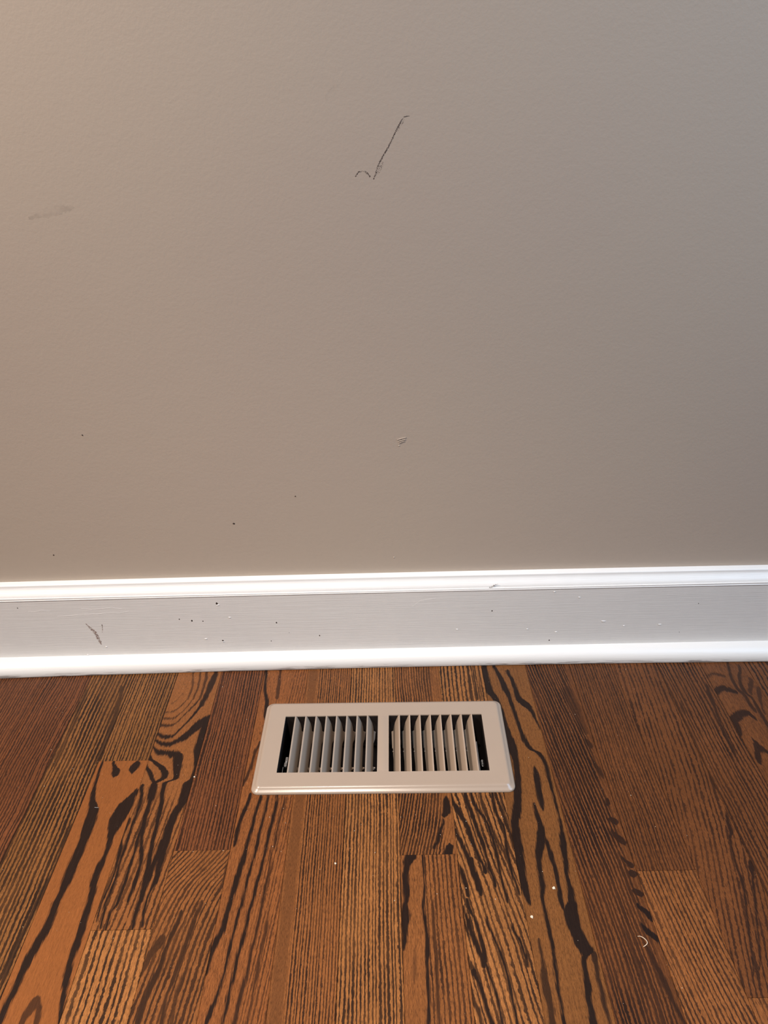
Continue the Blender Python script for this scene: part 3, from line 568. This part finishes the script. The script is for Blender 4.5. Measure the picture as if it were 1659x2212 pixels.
def bow(x): return 0.0028 - 0.0050*((x-0.27)/0.5)**2
def sweep(name, prof, mat, parent, bow_amt, x0=-1.6, x1=2.2, n=90, zbow=None, seed=1):
    """profile (y, z) swept along x"""
    bm = bmesh.new(); rows = []
    for i in range(n+1):
        x = x0+(x1-x0)*i/n
        bx = max(min(x, 1.05), -0.5)
        dy = bow(bx)*bow_amt; dz = zbow(bx) if zbow else 0.0
        rows.append([bm.verts.new((x, y+dy, z+(dz if z > 0.002 else 0))) for y, z in prof])
    for a, b in zip(rows, rows[1:]):
        for i in range(len(prof)-1): bm.faces.new((a[i], b[i], b[i+1], a[i+1]))
    bm.faces.new(rows[0]); bm.faces.new(rows[-1][::-1])
    me = bm_mesh(bm, name); autosmooth(me, 32)
    return link(name, me, mat, parent)
FY = 0.019                                # face of the flat board
base = sweep('baseboard_back', [(WY, 0.0005), (FY, 0.0005), (FY, 0.112), (WY, 0.112)], trim_mat, None, 0.0)
tag(base, 'white painted baseboard with moulded cap and rounded shoe along the floor', 'baseboard', 'structure')
zb = lambda x: 0.0012*(1-((x-0.27)/0.5)**2)
cap = [(WY, 0.1080), (FY, 0.1080), (FY-0.0004, 0.1082), (FY-0.0006, 0.1087), (FY-0.0005, 0.1091), (FY+0.0014, 0.1108), (FY+0.0018, 0.1114)]
for i in range(1, 13):
    q = i/12; sm = q*q*(3-2*q)
    cap.append((FY+0.0018+0.0080*sm, 0.1114+0.0122*q))
cap += [(FY+0.0100, 0.1246), (FY+0.0104, 0.1251), (FY+0.0112, 0.1254), (WY, 0.1258)]
sweep('cap_molding', cap, trim_mat, base, 0.0, zbow=zb)
R0 = 0.0185
shoe = [(FY+0.008, 0.0004), (0.0004, 0.0004), (0.0, 0.0012), (0.0001, 0.0030)]
shoe += [(FY-R0*math.cos(a)*1.0-0.0003, 0.0032+(0.0150)*math.sin(a)) for a in [math.pi/2*i/12 for i in range(1, 12)]]
shoe += [(FY+0.0006, 0.0183), (FY+0.008, 0.0184)]
sweep('shoe_molding', shoe, shoe_mat, base, 1.0, zbow=lambda x: 0.0012*(1-((x-0.27)/0.5)**2))
scuff_brown = mark_mat('brown_scuff', srgb(150, 128, 118), 0.36, 0.62, 700.0)
chip_grey = mark_mat('grey_chip', srgb(140, 132, 128), 0.42, 0.6, 600.0)
strip_mark('scuff_mark', [(-0.11335, 0.07165, 0.00076), (-0.10891, 0.06392, 0.00152), (-0.10536, 0.05904, 0.00213), (-0.10258, 0.05029, 0.00214), (-0.10112, 0.04248, 0.00184), (-0.09986, 0.03658, 0.00077)], scuff_brown, base, FY, seed=31)
strip_mark('scuff_mark', [(-0.09257, 0.06917, 0.00061), (-0.09336, 0.06157, 0.00046), (-0.09491, 0.05625, 0.0003)], scuff_brown, base, FY, seed=32)
strip_mark('paint_ridge', [(-0.18261, 0.09271, 0.00045), (-0.17382, 0.09172, 0.0006), (-0.16579, 0.09373, 0.0006), (-0.15409, 0.09229, 0.00045)], trim_mat, base, FY, t=0.00010, seed=40)
strip_mark('paint_ridge', [(-0.14702, 0.08389, 0.00045), (-0.13027, 0.08436, 0.00075), (-0.11484, 0.0858, 0.00075), (-0.09212, 0.08611, 0.00075), (-0.07966, 0.088, 0.00075), (-0.0663, 0.08688, 0.00075), (-0.05381, 0.08914, 0.00045)], trim_mat, base, FY, t=0.00010, seed=41)
strip_mark('paint_ridge', [(-0.1142, 0.09564, 0.00045), (-0.10114, 0.09342, 0.0006), (-0.08741, 0.09434, 0.0006), (-0.07508, 0.09585, 0.0006), (-0.06202, 0.09345, 0.00045)], trim_mat, base, FY, t=0.00010, seed=42)
strip_mark('paint_ridge', [(0.30998, 0.08696, 0.0003), (0.32049, 0.09588, 0.00045), (0.3399, 0.09901, 0.00045)], trim_mat, base, FY, t=0.00010, seed=43)
nub('paint_chip', -0.19474, FY, 0.09823, 0.00075, 0.00098, 0.00015, chip, base, 60)
nub('paint_chip', -0.09276, FY, 0.06823, 0.00076, 0.00099, 0.00015, chip, base, 61)
nub('paint_chip', 0.00876, FY, 0.07486, 0.00076, 0.00099, 0.00015, chip, base, 62)
nub('paint_chip', 0.02457, FY, 0.07197, 0.00106, 0.00138, 0.00015, chip, base, 63)
nub('paint_chip', 0.02472, FY, 0.07197, 0.00106, 0.00138, 0.00015, chip, base, 64)
nub('paint_chip', 0.03883, FY, 0.07082, 0.00076, 0.00099, 0.00015, chip, base, 65)
nub('paint_chip', 0.13372, FY, 0.06572, 0.00106, 0.00138, 0.00015, chip, base, 66)
nub('paint_chip', 0.18809, FY, 0.04311, 0.00092, 0.0012, 0.00015, chip, base, 67)
nub('paint_chip', 0.12405, FY, 0.03616, 0.00062, 0.00081, 0.00015, chip, base, 68)
nub('paint_chip', 0.06033, FY, 0.09819, 0.00149, 0.00194, 0.00015, chip, base, 69)
nub('paint_chip', 0.06054, FY, 0.03833, 0.00123, 0.0016, 0.00015, chip, base, 70)
nub('paint_chip', 0.14875, FY, 0.04905, 0.00046, 0.0006, 0.00015, chip, base, 71)
nub('paint_chip', 0.41254, FY, 0.07707, 0.00091, 0.00118, 0.00015, chip, base, 72)
nub('paint_chip', 0.4901, FY, 0.02715, 0.00093, 0.00121, 0.00015, chip, base, 73)
nub('paint_chip', 0.67699, FY, 0.08153, 0.0006, 0.00078, 0.00015, chip, base, 74)
nub('paint_chip', 0.6599, FY, 0.03581, 0.00046, 0.0006, 0.00015, chip, base, 75)
nub('paint_nib', -0.09418, FY, 0.03249, 0.00154, 0.00123, 0.0005, trim_mat, base, 76)
nub('paint_nib', -0.12171, FY, 0.0198, 0.00124, 0.00093, 0.0005, trim_mat, base, 77)
nub('paint_nib', 0.06124, FY, 0.09596, 0.00209, 0.00104, 0.0005, trim_mat, base, 78)
nub('paint_nib', 0.0608, FY, 0.03676, 0.00169, 0.00092, 0.0005, trim_mat, base, 79)
nub('paint_nib', 0.03883, FY, 0.04206, 0.00215, 0.00123, 0.0005, trim_mat, base, 80)
nub('paint_nib', 0.07408, FY, 0.07587, 0.00211, 0.00121, 0.0005, trim_mat, base, 81)
nub('paint_nib', 0.49787, FY, 0.04073, 0.00185, 0.00077, 0.0005, trim_mat, base, 82)
nub('paint_nib', 0.49047, FY, 0.10487, 0.00164, 0.00075, 0.0005, trim_mat, base, 83)
nub('paint_nib', 0.36797, FY, 0.04859, 0.00153, 0.00092, 0.0005, trim_mat, base, 84)
nub('paint_nib', 0.45989, FY, 0.04641, 0.00169, 0.00092, 0.0005, trim_mat, base, 85)
nub('paint_nib', 0.55788, FY, 0.05643, 0.00335, 0.00137, 0.0005, trim_mat, base, 86)
nub('paint_nib', 0.58548, FY, 0.04844, 0.00153, 0.00092, 0.0005, trim_mat, base, 87)
nub('paint_nib', 0.63183, FY, 0.04905, 0.00306, 0.00107, 0.0005, trim_mat, base, 88)
nub('paint_nib', 0.52276, FY, 0.09549, 0.00209, 0.00075, 0.0005, trim_mat, base, 89)
strip_mark('paint_chip', [(0.40472, 0.10818, 0.0006), (0.40829, 0.1117, 0.00134), (0.41115, 0.11396, 0.00119), (0.41474, 0.11656, 0.00059), (0.41838, 0.11771, 0.00044)], chip_grey, base, FY+0.0018, t=0.0008, seed=90)


# ------------------------------------------------------------------ floor register
m = NT('beige_enamel')
co = m.coord('Object')
sp = m.noise(co, 1500.0, 1.0); lw_ = m.noise(co, 30.0, 2.0)
ce = m.mix(m.rng(lw_, 0.3, 0.7, 0, 0.3), srgb(152, 135, 120), srgb(148, 131, 117))
enamel = m.finish(ce, 0.27, m.bump(sp, 0.10, 0.0002), spec=0.5)
m = NT('galvanised_steel')
gz = m.noise(m.coord('Object'), 160.0, 3.0)
galv = m.finish(m.mix(gz, (0.32, 0.32, 0.33), (0.55, 0.55, 0.56)), 0.42, metallic=1.0)
m = NT('duct_shade_dark'); duct_mat = m.finish(srgb(34, 27, 25), 0.7, spec=0.2)  # shade inside the opening is put into this near-black colour

reg = empty('floor_register', (0.2697, -0.1323, 0.0), math.radians(-0.72))
tag(reg, 'beige metal floor register with two banks of slanted louvers', 'floor vent')
RW, RD, CR_ = 0.1443, 0.0694, 0.0085
PZ = 0.0062
OX0, OX1, OY0, OY1 = 0.0065, 0.1183, -0.0443, 0.0425

def rrect(hx, hy, r, n=7):
    out = []
    for cx, cy, a0 in ((hx-r, hy-r, 0), (-hx+r, hy-r, 90), (-hx+r, -hy+r, 180), (hx-r, -hy+r, 270)):
        for i in range(n+1):
            a = math.radians(a0+90*i/n); out.append((cx+r*math.cos(a), cy+r*math.sin(a)))
    return out
bm = bmesh.new()
prof = [(0.0, 0.0003), (0.0, 0.0012), (0.0005, 0.0021), (0.0016, 0.0029), (0.0030, 0.0036), (0.0043, 0.0048), (0.0054, 0.0058), (0.0066, PZ+0.0002), (0.0080, PZ+0.0001), (0.0096, PZ)]
loops = []
for off, z in prof:
    loops.append([bm.verts.new((x, y, z)) for x, y in rrect(RW-off, RD-off, max(CR_-off*0.55, 0.003))])
for a, b in zip(loops, loops[1:]):
    n = len(a)
    for i in range(n): bm.faces.new((a[i], a[(i+1) % n], b[(i+1) % n], b[i]))
outer_edges = [bm.edges.get((loops[-1][i], loops[-1][(i+1) % len(loops[-1])])) for i in range(len(loops[-1]))]
hole_edges = []; rims = []
for s in (-1, 1):
    xa, xb = (OX0, OX1) if s > 0 else (-OX1, -OX0)
    hv = [bm.verts.new((x, y, PZ)) for x, y in rrect((xb-xa)/2, (OY1-OY0)/2, 0.0006, 2)]
    for q in hv: q.co.x += (xa+xb)/2; q.co.y += (OY0+OY1)/2
    hole_edges += [bm.edges.new((hv[i], hv[(i+1) % len(hv)])) for i in range(len(hv))]
    rims.append(hv)
bmesh.ops.triangle_fill(bm, use_beauty=True, use_dissolve=False, edges=outer_edges+hole_edges, normal=(0, 0, 1))
for hv in rims:
    lowv = [bm.verts.new((q.co.x, q.co.y, PZ-0.0014)) for q in hv]
    for i in range(len(hv)): bm.faces.new((hv[i], hv[(i+1) % len(hv)], lowv[(i+1) % len(hv)], lowv[i]))
me = bm_mesh(bm, 'faceplate'); autosmooth(me, 40)
link('faceplate', me, enamel, reg)
# slightly pressed centre bar
bm = bmesh.new(); rows = []
for i in range(9):
    x = -0.0048+0.0096*i/8; z = PZ+0.00005+0.0006*math.sin(math.pi*i/8)
    rows.append([bm.verts.new((x, y, z if e else PZ-0.0002)) for y, e in ((OY0+0.001, 0), (OY0+0.004, 1), (OY1-0.004, 1), (OY1-0.001, 0))])
for a, b in zip(rows, rows[1:]):
    for i in range(3): bm.faces.new((a[i], b[i], b[i+1], a[i+1]))
me = bm_mesh(bm, 'center_rib'); autosmooth(me, 60)
link('center_rib', me, enamel, reg)

# louvers: lip at plate level, then a slanted blade; ends drawn up into the plate
PITCHL = (OX1-OX0)/9.0
def louver_mesh(s):
    bm = bmesh.new(); rows = []
    ny = 26; y0, y1 = OY0-0.0004, OY1+0.0004
    for i in range(ny+1):
        f = i/ny; y = y0+(y1-y0)*f
        de = min((y-y0)/0.004, 1.0); df = min((y1-y)/0.013, 1.0)
        e = math.sqrt(max(1-(1-de)**2, 0))*math.sqrt(max(1-(1-df)**2, 0))
        e = 0.05+0.95*e
        path = [(-0.0010, 0.0), (0.0000, 0.0), (0.0005, -0.0003), (0.0011, -0.0011), (0.0011+0.0031*e, -0.0011-0.0058*e), (0.0011+0.0060*e, -0.0011-0.0124*e)]
        top = [(x, z) for x, z in path]; th = 0.0007
        low = [(x-th*0.85, z-th*0.5) for x, z in path[1:]]
        ring = top+low[::-1]
        rows.append([bm.verts.new((s*x, y, PZ-0.0001+z)) for x, z in ring])
    n = len(rows[0])
    for a, b in zip(rows, rows[1:]):
        for i in range(n): bm.faces.new((a[i], a[(i+1) % n], b[(i+1) % n], b[i]))
    bm.faces.new(rows[0]); bm.faces.new(rows[-1][::-1])
    me = bm_mesh(bm, 'louver'); autosmooth(me, 50); me.materials.append(enamel); return me
# damper blades under the louvers, with stepped cut-outs along their edge
def damper_mesh(s):
    bm = bmesh.new()
    if s > 0: steps = [(0.02, 2.2), (0.33, 1.4), (0.332, 0.5), (0.45, 0.3), (0.60, -0.4), (0.77, -0.8), (0.772, 0.7), (0.99, 0.4)]
    else: steps = [(0.02, 1.6), (0.16, 0.9), (0.24, -0.8), (0.66, -0.8), (0.662, 0.9), (0.70, 0.9), (0.702, -0.6), (0.74, -0.6), (0.742, 0.9), (0.80, 0.9), (0.802, -0.8), (0.99, -0.8)]
    rows = []
    for f, pk in steps:
        y = OY1-(OY1-OY0)*f; xe = 0.0073+pk*0.001
        rows.append([bm.verts.new((-s*x, y, z)) for x, z in ((0.0025, -0.0075), (xe, -0.0125), (xe-0.0003, -0.0131), (0.0022, -0.0081))])
    for a, b_ in zip(rows, rows[1:]):
        for i in range(4): bm.faces.new((a[i], a[(i+1) % 4], b_[(i+1) % 4], b_[i]))
    bm.faces.new(rows[0]); bm.faces.new(rows[-1][::-1])
    for f in ((0.40, 0.875) if s > 0 else (0.68,)):            # pressed pivot dimples
        y = OY1-(OY1-OY0)*f; x = 0.0073+(0.0001 if s > 0 else 0.0012)
        g = bmesh.ops.create_icosphere(bm, subdivisions=2, radius=0.0010, matrix=Matrix.Translation((-s*x, y, -0.0116)))
    me = bm_mesh(bm, 'damper_blade'); autosmooth(me, 40); me.materials.append(enamel); return me
for s in (-1, 1):
    lm = louver_mesh(-s); dm = damper_mesh(s)
    for i in range(1, 9):
        x = s*(OX0+PITCHL*i)
        link('louver', lm, None, reg).location = (x, 0, 0)
        link('damper_blade', dm, None, reg).location = (x, 0, -0.0070)
bm = bmesh.new()
yb = OY1-(OY1-OY0)*0.775
add_box(bm, -OX1+0.012, -OX0-0.002, yb-0.0030, yb+0.0030, -0.0240, -0.0232)
link('linkage_bar', bm_mesh(bm, 'linkage_bar'), enamel, reg)
# sheet metal collar reaching down into the duct, coloured near-black for the unlit interior
bm = bmesh.new()
cx, cy0, cy1, t = 0.1195, OY0-0.0012, OY1+0.0012, 0.0008
for a in ((-cx, -cx+t, cy0, cy1), (cx-t, cx, cy0, cy1), (-cx, cx, cy0, cy0+t), (-cx, cx, cy1-t, cy1)):
    add_box(bm, a[0], a[1], a[2], a[3], -0.045, PZ-0.0015)
link('collar', bm_mesh(bm, 'collar'), duct_mat, reg)
# lever bracket in the last gap on one side
bm = bmesh.new()
add_box(bm, -0.1135, -0.1105, -0.0245, -0.0185, -0.0090, -0.0055)
add_box(bm, -0.1125, -0.1098, -0.0190, -0.0120, -0.0080, -0.0040)
tube(bm, [(-0.1145, -0.0245, -0.007), (-0.1150, -0.032, -0.009), (-0.1152, -0.040, -0.012)], 0.0005, 6)
bmesh.ops.bevel(bm, geom=[e for e in bm.edges if e.calc_length() > 0.002], offset=0.0004, segments=2, affect='EDGES')
link('lever_bracket', bm_mesh(bm, 'lever_bracket'), galv, reg)
# coil spring in the last gap on the other side
bm = bmesh.new()
pts = [(0.1135+0.0016*math.cos(a), -0.0165-0.00028*a, -0.009+0.0016*math.sin(a)) for a in [i*0.35 for i in range(72)]]
tube(bm, pts, 0.0004, 6)
me = bm_mesh(bm, 'spring'); autosmooth(me, 60); link('spring', me, galv, reg)
bm = bmesh.new(); add_box(bm, 0.1088, 0.1098, -0.034, 0.010, -0.018, -0.006)
link('damper_lever', bm_mesh(bm, 'damper_lever'), galv, reg)

# duct under the opening, fixed to the floor
bm = bmesh.new()
t = 0.001
for a in ((HX0, HX0+t, HY0, HY1, -0.30, -0.020), (HX1-t, HX1, HY0, HY1, -0.30, -0.020), (HX0, HX1, HY0, HY0+t, -0.30, -0.020), (HX0, HX1, HY1-t, HY1, -0.30, -0.020), (HX0, HX1, HY0, HY1, -0.301, -0.30)):
    add_box(bm, *a)
link('duct_boot', bm_mesh(bm, 'duct_boot'), duct_mat, floor)

# ------------------------------------------------------------------ small things lying on the floor
m = NT('white_crumb'); crumb_mat = m.finish(srgb(205, 190, 170), 0.6)
m = NT('pale_fibre'); fibre_mat = m.finish(srgb(200, 180, 158), 0.7)
LINT = [(0.49607, -0.36509), (0.49782, -0.36522), (0.4995, -0.36617), (0.50098, -0.36775), (0.50207, -0.36941), (0.50261, -0.37114), (0.50225, -0.37231), (0.50095, -0.37336), (0.49959, -0.37405), (0.49819, -0.37456)]
bm = bmesh.new()
tube(bm, [(x, y, 0.0006+0.0012*math.sin(math.pi*i/9)) for i, (x, y) in enumerate(LINT)], 0.00036, 6, [0.0002+0.0002*math.sin(math.pi*(i+1)/11) for i in range(10)])
me = bm_mesh(bm, 'lint_fibre'); autosmooth(me, 60)
tag(link('lint_fibre', me, fibre_mat), 'curled pale lint fibre lying on the oak floor', 'lint')
def crumb(loc, r, label, seed):
    rnd = random.Random(seed); bm = bmesh.new()
    bmesh.ops.create_icosphere(bm, subdivisions=2, radius=r)
    for v in bm.verts:
        v.co *= rnd.uniform(0.55, 1.25); v.co.z = max(v.co.z*0.55, -r*0.3)
    zmin = min(v.co.z for v in bm.verts)
    for v in bm.verts: v.co.z -= zmin
    o = link('crumb', bm_mesh(bm, 'crumb'), crumb_mat); o.location = (loc[0], loc[1], 0.0001)
    tag(o, label, 'crumb', group='crumbs on the floor')
for i, (loc, r, lab) in enumerate([((0.43102, -0.31665), 0.0016, 'largest crumb on the floor, pale and flaky, toward the camera from the register'), ((0.40505, -0.3449), 0.0013, 'pale translucent crumb lying beside a wide dark grain streak'), ((0.22144, -0.28542), 0.001, 'tiny white crumb on the floor in front of the register middle'), ((0.05812, -0.17323), 0.0009, 'tiny white crumb to the left of the register on dark oak')]): crumb(loc, r, lab, 300+i)
# metal staple pressed into a strip
bm = bmesh.new()
tube(bm, [(-0.0022, 0.0006, -0.0004), (-0.0021, 0.0006, 0.0005), (0.0021, 0.0003, 0.0005), (0.0022, 0.0003, -0.0004)], 0.00035, 6)
o = link('staple', bm_mesh(bm, 'staple'), galv); o.location = (-0.03869, -0.2128, 0.0)
tag(o, 'small metal staple pressed into the orange oak strip', 'staple')
bm = bmesh.new(); rnd = random.Random(77)
for x, y in [(0.08968, -0.21287), (0.09122, -0.21982), (0.16279, -0.21832), (0.14923, -0.22891), (0.16714, -0.23672), (0.07696, -0.26846), (0.10736, -0.26815), (0.1571, -0.26455), (0.16626, -0.27056), (0.28758, -0.23235), (0.32753, -0.25485), (0.35535, -0.2393), (0.36311, -0.21547), (0.24616, -0.24045), (0.2394, -0.24803), (0.23546, -0.26834), (0.20662, -0.29146), (0.2608, -0.27405), (0.31972, -0.31993), (0.27919, -0.32585), (0.35768, -0.26646), (0.34776, -0.31458), (0.39274, -0.23469), (0.39425, -0.23639), (0.3575, -0.26671), (0.37513, -0.27227), (0.37385, -0.2414), (0.35533, -0.23902), (0.42357, -0.29882), (0.44219, -0.36741), (0.37402, -0.32643), (0.1034, -0.08609), (0.10464, -0.16092), (0.01283, -0.02873), (0.06351, -0.027), (-0.11946, -0.12841), (-0.11228, -0.00441), (-0.13983, -0.05809), (-0.12853, -0.0668), (-0.08406, -0.15742), (0.53544, -0.05182), (0.5025, -0.0893), (0.43481, -0.15504), (0.57671, -0.26184), (0.53481, -0.21064), (0.54819, -0.25052), (0.52013, -0.40979), (-0.06412, -0.34429), (0.02364, -0.35683), (-0.10683, -0.18162), (0.58631, -0.01041)]:
    r = rnd.uniform(0.00018, 0.00045); n0 = len(bm.verts)
    g = bmesh.ops.create_icosphere(bm, subdivisions=1, radius=r, matrix=Matrix.Translation((x, y, r*0.5)))
    for v in g['verts']: v.co.x += rnd.uniform(-0.4, 0.4)*r; v.co.y += rnd.uniform(-0.4, 0.4)*r
for i in range(420):
    x = rnd.uniform(-0.2, 0.78); y = -abs(rnd.gauss(0.0, 0.2))-0.002
    if 0.12 < x < 0.42 and -0.21 < y < -0.06: continue
    r = rnd.uniform(0.00008, 0.00024)
    bmesh.ops.create_icosphere(bm, subdivisions=1, radius=r, matrix=Matrix.Translation((x, y, r*0.5)))
tag(link('dust_specks', bm_mesh(bm, 'dust_specks'), crumb_mat), 'fine white dust specks scattered over the oak floor', 'dust', 'stuff')
